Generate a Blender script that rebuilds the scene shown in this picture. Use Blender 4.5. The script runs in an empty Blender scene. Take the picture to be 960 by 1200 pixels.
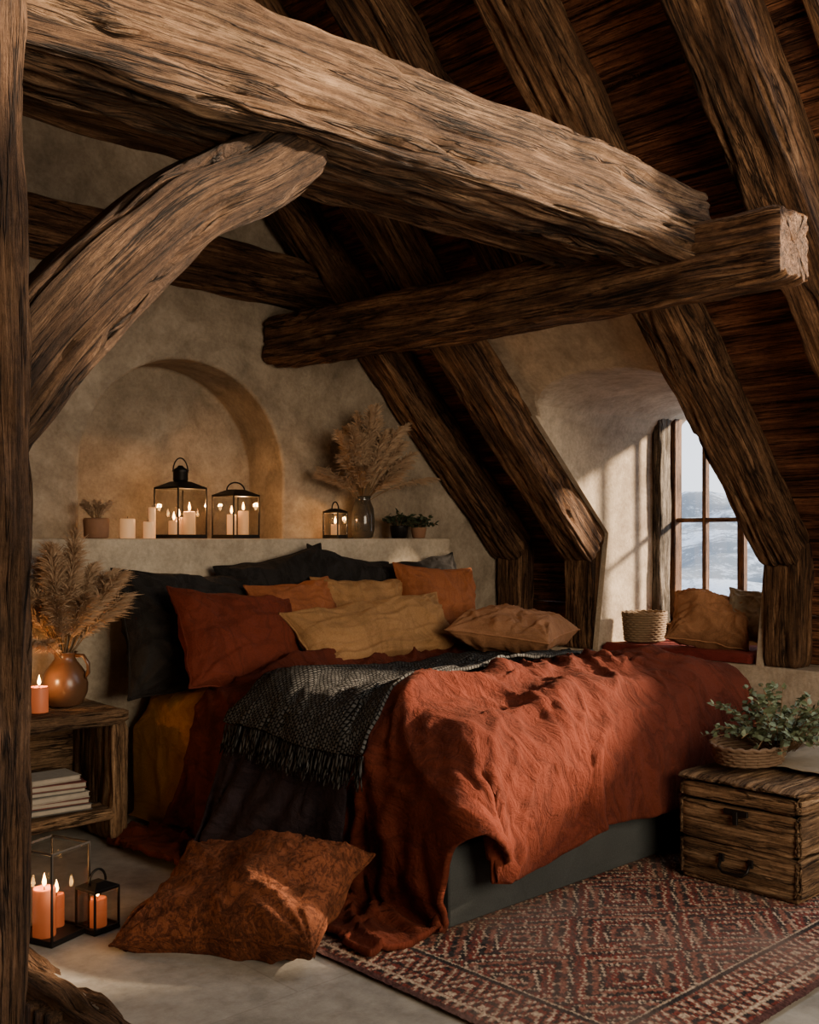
import bpy, math, random, time
import numpy as np
from mathutils import Vector, Matrix, Euler, noise
T0=time.time()
random.seed(7)
scene=bpy.context.scene
def N3(x,y,z): return noise.noise(Vector((x,y,z)))
# ------------------------------------------------------------------ materials
class NT:
    def __init__(s,name):
        s.m=bpy.data.materials.new(name); s.m.use_nodes=True
        s.t=s.m.node_tree; s.n=s.t.nodes; s.l=s.t.links
        s.b=s.n['Principled BSDF']
    def add(s,typ,**k):
        n=s.n.new(typ)
        for a,v in k.items(): setattr(n,a,v)
        return n
    def link(s,a,b): s.l.new(a,b)
    def coord(s,scale,attr=True,rot=(0,0,0)):
        mp=s.add('ShaderNodeMapping'); mp.inputs['Scale'].default_value=scale; mp.inputs['Rotation'].default_value=rot
        if attr:
            a=s.add('ShaderNodeAttribute',attribute_name='gc'); s.link(a.outputs['Vector'],mp.inputs['Vector'])
        else:
            a=s.add('ShaderNodeTexCoord'); s.link(a.outputs['Object'],mp.inputs['Vector'])
        return mp.outputs[0]
    def noise(s,vec,scale,detail=6,rough=.6,dist=0):
        n=s.add('ShaderNodeTexNoise'); n.inputs['Scale'].default_value=scale; n.inputs['Detail'].default_value=detail
        n.inputs['Roughness'].default_value=rough; n.inputs['Distortion'].default_value=dist
        s.link(vec,n.inputs['Vector']); return n.outputs['Fac']
    def ramp(s,fac,stops):
        r=s.add('ShaderNodeValToRGB'); e=r.color_ramp.elements
        while len(e)<len(stops): e.new(.5)
        for i,(p,c) in enumerate(stops):
            e[i].position=p; e[i].color=c if len(c)==4 else (*c,1)
        s.link(fac,r.inputs[0]); return r.outputs[0]
    def mix(s,a,b,fac,typ='MIX'):
        n=s.add('ShaderNodeMix',data_type='RGBA',blend_type=typ)
        for v,i in ((fac,0),(a,6),(b,7)):
            if hasattr(v,'is_linked'): s.link(v,n.inputs[i])
            else: n.inputs[i].default_value=v
        return n.outputs[2]
    def math(s,op,a,b=None):
        n=s.add('ShaderNodeMath',operation=op)
        for i,v in enumerate((a,b)):
            if v is None: continue
            if hasattr(v,'is_linked'): s.link(v,n.inputs[i])
            else: n.inputs[i].default_value=v
        return n.outputs[0]
    def bump(s,h,strength=.5,dist=.01,prev=None):
        n=s.add('ShaderNodeBump'); n.inputs['Strength'].default_value=strength; n.inputs['Distance'].default_value=dist
        s.link(h,n.inputs['Height'])
        if prev is not None: s.link(prev,n.inputs['Normal'])
        return n.outputs[0]
    def done(s,col=None,nrm=None,rough=.8,**k):
        if col is not None:
            if hasattr(col,'is_linked'): s.link(col,s.b.inputs['Base Color'])
            else: s.b.inputs['Base Color'].default_value=col
        if nrm is not None: s.link(nrm,s.b.inputs['Normal'])
        s.b.inputs['Roughness'].default_value=rough
        for a,v in k.items(): s.b.inputs[a.replace('_',' ')].default_value=v
        return s.m
W=(1,1,1,1);K=(0,0,0,1)
def wood(name,dark,mid,light,bumpd=.012,sc=1.0,rough=.75,crk=1.0):
    t=NT(name)
    a=t.noise(t.coord((.8*sc,10*sc,10*sc)),2.4,10,.72,.3)
    b=t.noise(t.coord((2.4*sc,55*sc,55*sc)),2.0,7,.74,.15)
    c=t.noise(t.coord((.42*sc,13*sc,13*sc)),1.9,6,.58,.3)
    c2=t.noise(t.coord((.28*sc,5*sc,5*sc)),1.6,6,.6,.3)
    big=t.noise(t.coord((1.5,2.6,2.6)),1.5,6,.65)
    spk=t.noise(t.coord((10,24,24)),3,6,.75)
    col=t.ramp(a,[(.33,dark),(.50,mid),(.67,light)])
    col=t.mix(col,t.ramp(b,[(.36,(.24,.22,.21)),(.58,(1.25,1.22,1.18))]),.8,'MULTIPLY')
    col=t.mix(col,t.ramp(big,[(.34,(.42,.38,.34)),(.66,(1.4,1.34,1.27))]),.85,'MULTIPLY')
    col=t.mix(col,t.ramp(spk,[(.38,(.45,.42,.4)),(.52,(1.08,1.07,1.05))]),.6,'MULTIPLY')
    crm=t.ramp(t.math('ABSOLUTE',t.math('SUBTRACT',c,.5)),[(.0,K),(.015*crk,W)])
    crm2=t.ramp(t.math('ABSOLUTE',t.math('SUBTRACT',c2,.53)),[(.0,K),(.013*crk,W)])
    cr=t.mix(crm,crm2,1.0,'MULTIPLY')
    col=t.mix(col,t.mix((.06,.048,.04,1),W,cr),.92,'MULTIPLY')
    h=t.math('ADD',t.math('MULTIPLY',a,.9),t.math('MULTIPLY',b,.7))
    h=t.math('ADD',h,t.math('MULTIPLY',cr,.7)); h=t.math('ADD',h,t.math('MULTIPLY',spk,.35))
    return t.done(col,t.bump(h,1.0,bumpd),rough,Specular_IOR_Level=.25)
M_beam=wood('old_oak_timber',(.050,.028,.016),(.195,.115,.066),(.43,.29,.18),.042,1.0,.8)
M_raft=wood('warm_oak_rafter_timber',(.060,.030,.015),(.235,.125,.065),(.48,.29,.16),.04,1.0,.8)
M_brace=wood('dark_oak_timber',(.028,.016,.010),(.10,.058,.034),(.25,.158,.097),.042,1.0,.8)
M_post=wood('aged_post_timber',(.042,.024,.014),(.155,.088,.05),(.36,.22,.135),.038)
M_board=wood('dark_roof_boards',(.065,.026,.013),(.22,.088,.043),(.40,.18,.09),.014,.9)
M_furn=wood('rustic_furniture_wood',(.075,.045,.025),(.24,.15,.083),(.44,.30,.18),.012,1.2,.75,.7)
M_frame=wood('window_frame_wood',(.08,.04,.02),(.17,.09,.045),(.26,.145,.075),.004,1.5,.55)
M_grey=wood('weathered_grey_timber',(.06,.053,.045),(.20,.178,.148),(.38,.345,.30),.01,1.2)
def plaster(name,c1,c2,c3,bd=.02):
    t=NT(name); v=t.coord((1,1,1),False)
    a=t.noise(v,1.3,9,.66,.6); b=t.noise(v,6,9,.72,.3); c=t.noise(v,45,5,.65)
    col=t.ramp(a,[(.32,c1),(.52,c2),(.70,c3)])
    col=t.mix(col,t.ramp(b,[(.34,(.62,.59,.55)),(.60,(1.15,1.13,1.1))]),.75,'MULTIPLY')
    col=t.mix(col,t.ramp(c,[(.32,(.76,.74,.72)),(.6,(1.05,1.05,1.05))]),.65,'MULTIPLY')
    n=t.bump(c,.5,.006,t.bump(b,.85,bd))
    return t.done(col,n,.9,Specular_IOR_Level=.2)
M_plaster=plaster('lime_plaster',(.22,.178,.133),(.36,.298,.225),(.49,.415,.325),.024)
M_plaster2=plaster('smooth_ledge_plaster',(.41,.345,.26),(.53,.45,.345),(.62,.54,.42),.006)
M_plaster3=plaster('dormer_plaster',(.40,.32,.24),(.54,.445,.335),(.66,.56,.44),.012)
def floor_mat():
    t=NT('polished_stone_floor'); v=t.coord((1,1,1),False)
    a=t.noise(v,1.6,9,.68,.5); b=t.noise(v,9,8,.7)
    col=t.ramp(a,[(.3,(.25,.228,.195)),(.52,(.40,.37,.32)),(.72,(.53,.49,.43))])
    col=t.mix(col,t.ramp(b,[(.3,(.54,.53,.51)),(.65,(1.12,1.12,1.12))]),.8,'MULTIPLY')
    br=t.add('ShaderNodeTexBrick'); t.link(v,br.inputs['Vector']); br.inputs['Scale'].default_value=1
    br.inputs['Mortar Size'].default_value=.003; br.inputs['Brick Width'].default_value=1.3; br.inputs['Row Height'].default_value=1.0
    br.inputs['Color1'].default_value=W; br.inputs['Color2'].default_value=(.96,.96,.95,1); br.inputs['Mortar'].default_value=(.7,.68,.65,1)
    col=t.mix(col,br.outputs['Color'],.5,'MULTIPLY')
    return t.done(col,t.bump(b,.5,.008),.5,Specular_IOR_Level=.35)
M_floor=floor_mat()
def fabric(name,c,dark=.55,wr=.012,wscale=7,sheen=.2,var=.25,rough=.95,pat=0):
    t=NT(name); v=t.coord((1,1,1)); v2=t.coord((1.2,.55,1),True,(0,0,.6))
    a=t.noise(v2,wscale,7,.6,1.0); a2=t.noise(v,wscale*2.7,6,.6,1.5)
    ridge=t.math('ABSOLUTE',t.math('SUBTRACT',a,.5)); ridge2=t.math('ABSOLUTE',t.math('SUBTRACT',a2,.5))
    big=t.noise(v,2.2,3,.5)
    f=t.noise(v,160,3,.7); th=t.noise(t.coord((60,900,900)),1,2,.5); th2=t.noise(t.coord((900,60,900)),1,2,.5)
    cc=(c[0],c[1],c[2],1); cd=(c[0]*dark,c[1]*dark,c[2]*dark,1)
    col=t.mix(cd,cc,t.ramp(ridge,[(.0,K),(.06,W)]))
    col=t.mix(col,t.ramp(big,[(.3,(1-var,1-var,1-var)),(.7,(1+var,1+var,1+var))]),.8,'MULTIPLY')
    col=t.mix(col,t.ramp(f,[(.3,(.7,.7,.7)),(.7,(1.25,1.25,1.25))]),.6,'MULTIPLY')
    if pat:
        vo=t.noise(v,26,4,.75,2.0); col=t.mix(col,t.ramp(vo,[(.44,(.45,.40,.40)),(.52,(1.35,1.3,1.2))]),pat,'MULTIPLY')
    h=t.math('ADD',ridge,t.math('MULTIPLY',ridge2,.5))
    n=t.bump(h,.9,wr*1.6)
    n=t.bump(t.math('ADD',f,t.math('ADD',th,th2)),.45,.0018,n)
    t.b.inputs['Sheen Weight'].default_value=sheen
    t.b.inputs['Sheen Tint'].default_value=(min(1,c[0]*2+.1),min(1,c[1]*2+.06),min(1,c[2]*2+.03),1)
    return t.done(col,n,rough,Specular_IOR_Level=.15)
M_rust=fabric('rust_linen',(.110,.0225,.0115),.65,wscale=6,wr=.024,sheen=.12)
M_rustp=fabric('rust_pillow_linen',(.135,.027,.014),.75,wscale=6,wr=.015,sheen=.12)
M_char=fabric('charcoal_linen',(.024,.022,.021),.6,wscale=5,wr=.018,sheen=.08)
M_plum=fabric('plum_black_linen',(.032,.022,.027),.6,wscale=7,wr=.02,sheen=.08)
M_must=fabric('mustard_linen',(.40,.215,.09),.8,wscale=5,wr=.012,sheen=.1)
M_ochre=fabric('ochre_sheet',(.42,.20,.05),.8,wscale=5,wr=.015,sheen=.1)
M_orange=fabric('terracotta_linen',(.34,.115,.046),.8,wscale=5,wr=.012,sheen=.1)
M_tan=fabric('tan_linen',(.38,.18,.088),.8,wscale=5,wr=.012,sheen=.1)
M_copper=fabric('copper_velvet',(.155,.050,.022),.45,wscale=8,wr=.018,sheen=.25,var=.4,rough=.75,pat=.8)
M_base=fabric('charcoal_upholstery',(.055,.060,.060),.9,wscale=3,wr=.003,sheen=.1)
M_burg=fabric('burgundy_pad',(.16,.025,.02),.7)
def knit():
    t=NT('charcoal_knit'); v=t.coord((1,1,1))
    br=t.add('ShaderNodeTexBrick'); t.link(v,br.inputs['Vector']); br.inputs['Scale'].default_value=1
    br.inputs['Mortar Size'].default_value=.0035; br.inputs['Mortar Smooth'].default_value=1
    br.inputs['Brick Width'].default_value=.018; br.inputs['Row Height'].default_value=.013
    br.inputs['Color1'].default_value=(.10,.098,.092,1); br.inputs['Color2'].default_value=(.055,.053,.05,1); br.inputs['Mortar'].default_value=(.010,.010,.010,1)
    inv=t.math('SUBTRACT',1,br.outputs['Fac'])
    return t.done(br.outputs['Color'],t.bump(inv,1,.012),.95,Specular_IOR_Level=.1)
M_knit=knit()
def simple(name,c,rough=.6,metal=0,bump=0,scale=30,**k):
    t=NT(name); v=t.coord((1,1,1),False); a=t.noise(v,scale,5,.6)
    col=t.mix((c[0]*.7,c[1]*.7,c[2]*.7,1),(min(1,c[0]*1.2),min(1,c[1]*1.2),min(1,c[2]*1.2),1),a)
    t.b.inputs['Metallic'].default_value=metal
    return t.done(col,t.bump(a,.4,bump) if bump else None,rough,**k)
M_iron=simple('black_iron',(.025,.022,.02),.45,.8)
M_ceram=simple('amber_glazed_ceramic',(.14,.068,.035),.28,0,.003,14)
M_pot=simple('clay_pot',(.30,.15,.08),.8,0,.004,25)
M_pampas=simple('dried_pampas',(.50,.34,.21),.95)
M_stem=simple('dry_stem',(.22,.13,.06),.9)
M_dried=simple('dried_flower',(.42,.28,.17),.95)
M_leaf=simple('green_leaf',(.13,.165,.085),.6)
M_leafd=simple('dark_leaf',(.045,.06,.03),.6)
M_wick=simple('wicker',(.24,.155,.085),.8,0,.002,60)
M_wickd=simple('dark_wicker',(.15,.088,.048),.8,0,.002,60)
M_paper=simple('book_paper',(.48,.43,.35),.9)
M_bk1=simple('book_red_cover',(.18,.05,.04),.6)
M_bk2=simple('book_grey_cover',(.12,.12,.11),.6)
M_cloth=simple('raw_linen_cloth',(.30,.24,.165),.95,0,.004,40)
def clear(name,g,tint=(1,1,1)):
    t=NT(name)
    tr=t.add('ShaderNodeBsdfTransparent'); tr.inputs[0].default_value=(*tint,1); gl=t.add('ShaderNodeBsdfGlossy'); gl.inputs['Roughness'].default_value=.03
    mx=t.add('ShaderNodeMixShader'); mx.inputs[0].default_value=g
    t.link(tr.outputs[0],mx.inputs[1]); t.link(gl.outputs[0],mx.inputs[2])
    t.link(mx.outputs[0],t.n['Material Output'].inputs[0]); return t.m
M_glass=clear('lantern_glass',.05,(.93,.92,.9)); M_pane=clear('window_pane_glass',.04)
def dglass():
    t=NT('smoked_glass'); t.b.inputs['Transmission Weight'].default_value=.7
    return t.done((.16,.14,.11,1),None,.08)
M_smoke=dglass()
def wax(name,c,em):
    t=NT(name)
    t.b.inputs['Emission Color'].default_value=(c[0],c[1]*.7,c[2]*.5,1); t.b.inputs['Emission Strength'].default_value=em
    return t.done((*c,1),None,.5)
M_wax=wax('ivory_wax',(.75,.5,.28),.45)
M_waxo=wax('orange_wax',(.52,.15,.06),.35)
def flame():
    t=NT('candle_flame'); t.b.inputs['Emission Color'].default_value=(1,.5,.14,1); t.b.inputs['Emission Strength'].default_value=28
    return t.done((1,.6,.2,1),None,.5)
M_flame=flame()
# ------------------------------------------------------------------ mesh builder
class MB:
    def __init__(s): s.v=[];s.f=[];s.mi=[];s.sm=[];s.gc=[];s.mats=[]
    def m(s,mat):
        if mat not in s.mats: s.mats.append(mat)
        return s.mats.index(mat)
    def add(s,vs,fs,mat,smooth=True,gc=None):
        o=len(s.v); i=s.m(mat); s.v+= [tuple(p) for p in vs]
        s.gc+= [tuple(p) for p in (gc if gc is not None else vs)]
        for f in fs: s.f.append([o+k for k in f]); s.mi.append(i); s.sm.append(smooth)
    def box(s,c,size,mat,rot=None,off=0):
        hx,hy,hz=[k/2 for k in size]; R=rot or Matrix.Identity(3)
        loc=[Vector((x,y,z)) for x in(-hx,hx) for y in(-hy,hy) for z in(-hz,hz)]
        ax=max(range(3),key=lambda i:size[i]); order=[ax]+[i for i in range(3) if i!=ax]
        b=min(.006,min(size)*.2)
        vs=[];F=[];idx={}
        for k,p in enumerate(loc):
            for a in range(3):
                q=p.copy()
                for j in range(3):
                    if j!=a: q[j]-=b*(1 if q[j]>0 else -1)
                idx[(k,a)]=len(vs); vs.append(q)
        sgn=lambda k:((k>>2)&1,(k>>1)&1,k&1)
        faces=[((0,1,3,2),0),((4,6,7,5),0),((0,4,5,1),1),((2,3,7,6),1),((0,2,6,4),2),((1,5,7,3),2)]
        for f,a in faces: F.append([idx[(k,a)] for k in f])
        for f,a in faces:
            for i in range(4):
                k1,k2=f[i],f[(i+1)%4]
                if k1<k2:
                    d=[j for j in range(3) if sgn(k1)[j]!=sgn(k2)[j]][0]
                    o=[j for j in range(3) if j!=d and j!=a][0]
                    F.append([idx[(k1,a)],idx[(k1,o)],idx[(k2,o)],idx[(k2,a)]])
        for k in range(8): F.append([idx[(k,0)],idx[(k,1)],idx[(k,2)]])
        seen=set();F2=[]
        for f in F:
            key=tuple(sorted(f))
            if key not in seen: seen.add(key);F2.append(f)
        gc=[(p[order[0]]+off,p[order[1]]+off*1.7,p[order[2]]) for p in vs]
        s.add([R@p+Vector(c) for p in vs],F2,mat,False,gc)
    def lathe(s,prof,c,mat,n=32,smooth=True):
        vs=[];fs=[]
        for i,(r,z) in enumerate(prof):
            for j in range(n):
                a=2*math.pi*j/n
                vs.append((c[0]+r*math.cos(a),c[1]+r*math.sin(a),c[2]+z))
        for i in range(len(prof)-1):
            for j in range(n):
                fs.append((i*n+j,i*n+(j+1)%n,(i+1)*n+(j+1)%n,(i+1)*n+j))
        if prof[0][0]>0.0005: fs.append(list(range(n))[::-1])
        s.add(vs,fs,mat,smooth)
    def tube(s,pts,r,mat,n=6,closed=False):
        pts=[Vector(p) for p in pts]; vs=[];fs=[];L=len(pts)
        for i,p in enumerate(pts):
            d=(pts[(i+1)%L]-pts[i-1]) if closed else (pts[min(i+1,L-1)]-pts[max(i-1,0)])
            if d.length<1e-9: d=Vector((0,0,1))
            d.normalize(); u=d.cross(Vector((0.13,.27,.95)));
            if u.length<1e-3: u=d.cross(Vector((1,0,0)))
            u.normalize(); w=d.cross(u); rr=r[i] if isinstance(r,(list,tuple)) else r
            for j in range(n):
                a=2*math.pi*j/n; vs.append(p+u*rr*math.cos(a)+w*rr*math.sin(a))
        for i in range(L if closed else L-1):
            k=(i+1)%L
            for j in range(n): fs.append((i*n+j,i*n+(j+1)%n,k*n+(j+1)%n,k*n+j))
        if not closed: fs.append(list(range(n))[::-1]); fs.append([(L-1)*n+j for j in range(n)])
        s.add(vs,fs,mat)
    def obj(s,name,parent=None,loc=None,rotz=0):
        me=bpy.data.meshes.new(name); me.from_pydata(s.v,[],s.f)
        for m in s.mats: me.materials.append(m)
        me.polygons.foreach_set('material_index',s.mi); me.polygons.foreach_set('use_smooth',s.sm)
        at=me.attributes.new('gc','FLOAT_VECTOR','POINT'); at.data.foreach_set('vector',[c for p in s.gc for c in p])
        me.update(); o=bpy.data.objects.new(name,me); scene.collection.objects.link(o)
        if parent: o.parent=parent
        if loc: o.location=loc
        o.rotation_euler=(0,0,rotz)
        return o
def catmull(P,n):
    P=[Vector(p) for p in P]
    if len(P)==2: return [P[0].lerp(P[1],i/n) for i in range(n+1)]
    Q=[P[0]*2-P[1]]+P+[P[-1]*2-P[-2]]; out=[]; segs=len(P)-1
    for i in range(n+1):
        u=i/n*segs; k=min(int(u),segs-1); t=u-k
        a,b,c,d=Q[k],Q[k+1],Q[k+2],Q[k+3]
        out.append(.5*((2*b)+(c-a)*t+(2*a-5*b+4*c-d)*t*t+(3*b-a-3*c+d)*t**3))
    return out
def beam(mb,P,w,h,mat,seed=0,rough=1.0,nc=76,seg=.02,up=(0,0,1),cr=.03,taper=None):
    """hand-hewn squared timber swept along a path; w = width, h = depth"""
    P=[Vector(p) for p in P]; L=sum((P[i+1]-P[i]).length for i in range(len(P)-1))
    n=max(4,int(L/seg)); pts=catmull(P,n); vs=[];gc=[];fs=[];upv=Vector(up)
    cs=[]; per=2*(w+h)
    for j in range(nc):
        u=(j+.5)/nc*per
        if u<w: p=(-w/2+u,-h/2)
        elif u<w+h: p=(w/2,-h/2+u-w)
        elif u<2*w+h: p=(w/2-(u-w-h),h/2)
        else: p=(-w/2,h/2-(u-2*w-h))
        qx=max(-w/2+cr,min(w/2-cr,p[0])); qz=max(-h/2+cr,min(h/2-cr,p[1]))
        d=Vector((p[0]-qx,p[1]-qz)); l=d.length or 1; nrm=d/l; k=1 if l<=cr else cr/l
        edge=min(1,max(0,(l/cr-1)/.41))
        cs.append((qx+d.x*k,qz+d.y*k,nrm.x,nrm.y,edge))
    s=0
    for i,p in enumerate(pts):
        if i: s+=(p-pts[i-1]).length
        d=(pts[min(i+1,n)]-pts[max(i-1,0)]).normalized()
        side=d.cross(upv)
        if side.length<.05: side=d.cross(Vector((0,1,0)))
        side.normalize(); u2=side.cross(d).normalized()
        tp=taper(s/L) if taper else 1
        e=min(s,L-s); ec=.014*math.exp(-(e/.02)**2)
        wob1=.010*rough*N3(s*1.1,seed*3.1,0); wob2=.010*rough*N3(s*1.1,seed*3.1,9)
        for (x,z,nx,nz,edge) in cs:
            x*=tp; z*=tp
            f1=N3(s*2.2,x*7+seed,z*7); f2=N3(s*4,x*24+seed,z*24); f3=N3(s*1.1,x*30+seed*2,z*30); f4=N3(s*7,x*60,z*60+seed); f5=N3(s*5+7,x*9,z*9+seed)
            dd=.011*f1+.010*f2+.005*f4
            dd-=.026*max(0,.11-abs(f3))/.11*(.3+.7*max(0,min(1,.5+f1*2.5)))
            dd-=.014*max(0,f5-.1)
            dd-=edge*.022*max(0,N3(s*3.5,seed+nx*3,nz*3)+.15+.6*N3(s*11,seed+nx*3,nz*3))
            dd=dd*rough-ec
            vs.append(p+side*(x+wob1+nx*dd)+u2*(z+wob2+nz*dd)); gc.append((s+seed*3.7,x+seed*.9,z+seed*1.3))
    for i in range(n):
        for j in range(nc): fs.append((i*nc+j,i*nc+(j+1)%nc,(i+1)*nc+(j+1)%nc,(i+1)*nc+j))
    for e,rev in ((0,True),(n,False)):
        prev=[e*nc+j for j in range(nc)]
        c0=pts[e]; g0=(gc[e*nc][0],seed*.9,seed*1.3); dirv=(pts[e]-pts[1 if e==0 else n-1]).normalized()
        for kk,q in enumerate((.85,.62,.38,.18)):
            cur=[]
            for j in range(nc):
                b=Vector(vs[e*nc+j]); v_=c0.lerp(b,q)+dirv*(.008*N3(b.x*14+kk,b.y*14,b.z*14)); cur.append(len(vs)); vs.append(v_)
                g=gc[e*nc+j]; gc.append((g0[0]+.03*(kk+1),g0[1]+(g[1]-g0[1])*q,g0[2]+(g[2]-g0[2])*q))
            for j in range(nc):
                f=(prev[j],prev[(j+1)%nc],cur[(j+1)%nc],cur[j]); fs.append(f[::-1] if rev else f)
            prev=cur
        c=len(vs); vs.append(c0.copy()); gc.append((g0[0]+.15,g0[1],g0[2]))
        for j in range(nc):
            a,b=prev[j],prev[(j+1)%nc]
            fs.append((c,b,a) if rev else (c,a,b))
    mb.add(vs,fs,mat,True,gc)
def beam_obj(name,*a,**k):
    mb=MB(); beam(mb,*a,**k); return mb.obj(name)
def apply_mods(o):
    dg=bpy.context.evaluated_depsgraph_get(); dg.update()
    me=bpy.data.meshes.new_from_object(o.evaluated_get(dg)); o.modifiers.clear(); o.data=me; return o
def empty(name,loc=(0,0,0)):
    e=bpy.data.objects.new(name,None); e.location=loc; e.empty_display_size=.1; scene.collection.objects.link(e); return e
# ------------------------------------------------------------------ camera
cam=bpy.data.cameras.new('camera'); co=bpy.data.objects.new('camera',cam); scene.collection.objects.link(co)
co.location=(-2.57,-2.52,1.35); co.rotation_euler=(math.radians(90),0,math.radians(-43.3))
cam.sensor_fit='VERTICAL'; cam.sensor_height=24; cam.lens=24*1243/1200; cam.shift_y=.025; cam.clip_start=.05; cam.clip_end=3000
scene.camera=co
# ------------------------------------------------------------------ room shell
GY=2.55
def wall_with_arch():
    mb=MB()
    mb.add([(-4.3,GY,-.4),(3.6,GY,-.4),(3.6,GY,.96),(-.5,GY,5.06),(-4.3,GY,1.26),
            (-4.3,GY+.6,-.4),(3.6,GY+.6,-.4),(3.6,GY+.6,.96),(-.5,GY+.6,5.06),(-4.3,GY+.6,1.26)],
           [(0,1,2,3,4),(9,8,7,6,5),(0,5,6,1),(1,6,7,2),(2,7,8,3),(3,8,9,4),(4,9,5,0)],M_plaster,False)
    o=mb.obj('wall_back')
    c=MB(); cx=.545; r=.64; zb=1.30; zs=1.70
    out=[(cx-r,zb),(cx+r,zb)]+[(cx+r*math.cos(a),zs+r*.98*math.sin(a)) for a in [math.pi*i/40 for i in range(41)]]
    n=len(out)
    c.add([(x,GY-.1,z) for x,z in out]+[(x,GY+.36,z) for x,z in out],
          [list(range(n)),list(range(n,2*n))[::-1]]+[(i,i+n,(i+1)%n+n,(i+1)%n) for i in range(n)],M_plaster,False)
    co_=c.obj('cutter')
    b=o.modifiers.new('b','BOOLEAN'); b.object=co_; b.operation='DIFFERENCE'; b.solver='EXACT'
    bv=o.modifiers.new('v','BEVEL'); bv.width=.02; bv.segments=3; bv.limit_method='ANGLE'; bv.angle_limit=math.radians(50)
    apply_mods(o); bpy.data.objects.remove(co_)
    return o
wall_with_arch()
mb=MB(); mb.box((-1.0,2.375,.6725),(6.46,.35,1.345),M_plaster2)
o=mb.obj('wall_ledge'); bv=o.modifiers.new('b','BEVEL'); bv.width=.015; bv.segments=3
mb=MB(); mb.box((1.3,-.85,-.15),(4.86,7.0,.3),M_floor); mb.obj('floor')
mb=MB(); mb.box((-2.8,-.85,-.75),(3.4,7.0,.2),M_furn); mb.obj('floor_lower')
mb=MB(); beam(mb,[(-1.17,-4.2,-.09),(-1.15,-1,-.085),(-1.16,2.2,-.09)],.12,.2,M_post,31,1.6,nc=40,seg=.02)
for i in range(60):
    y=-1.4+i*.06; mb.box((-1.225+random.uniform(-.012,.012),y,-.2-random.uniform(0,.03)),(.05,.052,.38),M_post,off=i)
mb.obj('trim_floor_edge')
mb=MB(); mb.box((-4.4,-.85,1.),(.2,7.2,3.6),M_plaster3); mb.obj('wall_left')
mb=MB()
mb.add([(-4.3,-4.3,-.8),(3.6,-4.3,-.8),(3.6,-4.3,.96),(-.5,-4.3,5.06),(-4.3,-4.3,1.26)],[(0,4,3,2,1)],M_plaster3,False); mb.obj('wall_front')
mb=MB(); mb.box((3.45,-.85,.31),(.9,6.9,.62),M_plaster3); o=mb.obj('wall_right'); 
mb=MB()
for (y0,y1) in ((-4.3,.5),(1.66,2.6)):
    for k in range(5): mb.box((3.3+.01*random.random(),(y0+y1)/2,.62+.07+k*.14),(.04,y1-y0,.134),M_board,off=k*2.3+y0)
mb.obj('wall_knee')
# dormer
YC=1.085; HW=.555; ZS=2.06; ZR=.22
def dz(y):
    q=(y-YC)/HW; return ZS+ZR*math.sqrt(max(0,1-abs(q)**2.4))
mb=MB(); ny=28
vs=[];fs=[]
XW=3.86
for i in range(ny+1):
    y=YC-HW+2*HW*i/ny; z=dz(y); xo=4.52-z
    vs+=[(1.84,y,4.545-1.84),(1.84,y,4.52-1.84),(1.84*.5+xo*.5,y,4.52-(1.84+xo)/2),(xo-.03,y,4.52-xo+.03),(xo+.0,y,z+.008),(xo+.04,y,z),(3.2,y,z),(XW+.1,y,z)]
m=8
for i in range(ny):
    for j in range(m-1): fs.append((i*m+j,i*m+j+1,(i+1)*m+j+1,(i+1)*m+j))
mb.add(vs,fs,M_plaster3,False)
for y,rev in ((YC-HW,0),(YC+HW,1)):
    z=ZS+.03; pts=[(4.52-z-.03,z),(XW+.1,z),(XW+.1,.6),(3.02,.6),(3.14,1.38)]
    th=.04 if rev else -.04
    mb.add([(p[0],y,p[1]) for p in pts]+[(p[0],y+th,p[1]) for p in pts],[list(range(5)),list(range(5,10))]+[(k,(k+1)%5,(k+1)%5+5,k+5) for k in range(5)],M_plaster3,False)
    yy=y+(.06 if rev else -.06)
    mb.add([(1.84,y,4.52-1.84),(1.84,yy,4.52-1.84),(3.15,yy,1.37),(3.15,y,1.37)],[(0,1,2,3)],M_plaster3,False)
mb.box((3.9,YC,.68),(.16,1.2,.16),M_plaster3)
mb.box((3.95,YC,2.40),(.2,1.3,.3),M_plaster3)
mb.obj('wall_dormer')
mb=MB(); z0,z1=.77,2.25; ya,yb=YC-HW+.01,YC+HW-.01
def bar(c,s): mb.box(c,s,M_frame,off=random.random()*5)
bar((3.86,(ya+yb)/2,z0),(.09,yb-ya,.06)); bar((3.86,(ya+yb)/2,z1),(.09,yb-ya,.06))
for y in (ya+.03,yb-.03): bar((3.86,y,(z0+z1)/2),(.09,.06,z1-z0))
for i in range(1,4):
    y=ya+(yb-ya)*i/4; bar((3.86,y,(z0+z1)/2),(.055,.05 if i==2 else .03,z1-z0))
bar((3.86,(ya+yb)/2,1.47),(.05,yb-ya,.03))
mb.box((3.875,(ya+yb)/2,(z0+z1)/2),(.006,yb-ya,z1-z0),M_pane)
mb.box((3.80,(ya+yb)/2,.745),(.2,yb-ya,.035),M_frame)
mb.obj('window_1')
mb=MB(); beam(mb,[(3.72,YC+HW-.02,.6),(3.72,YC+HW-.02,2.22)],.16,.08,M_grey,5,.6,nc=40,up=(0,1,0))
beam(mb,[(3.72,YC-HW+.02,.6),(3.72,YC-HW+.02,2.1)],.16,.08,M_grey,6,.6,nc=40,up=(0,1,0))
mb.obj('trim_window_jambs')
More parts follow.
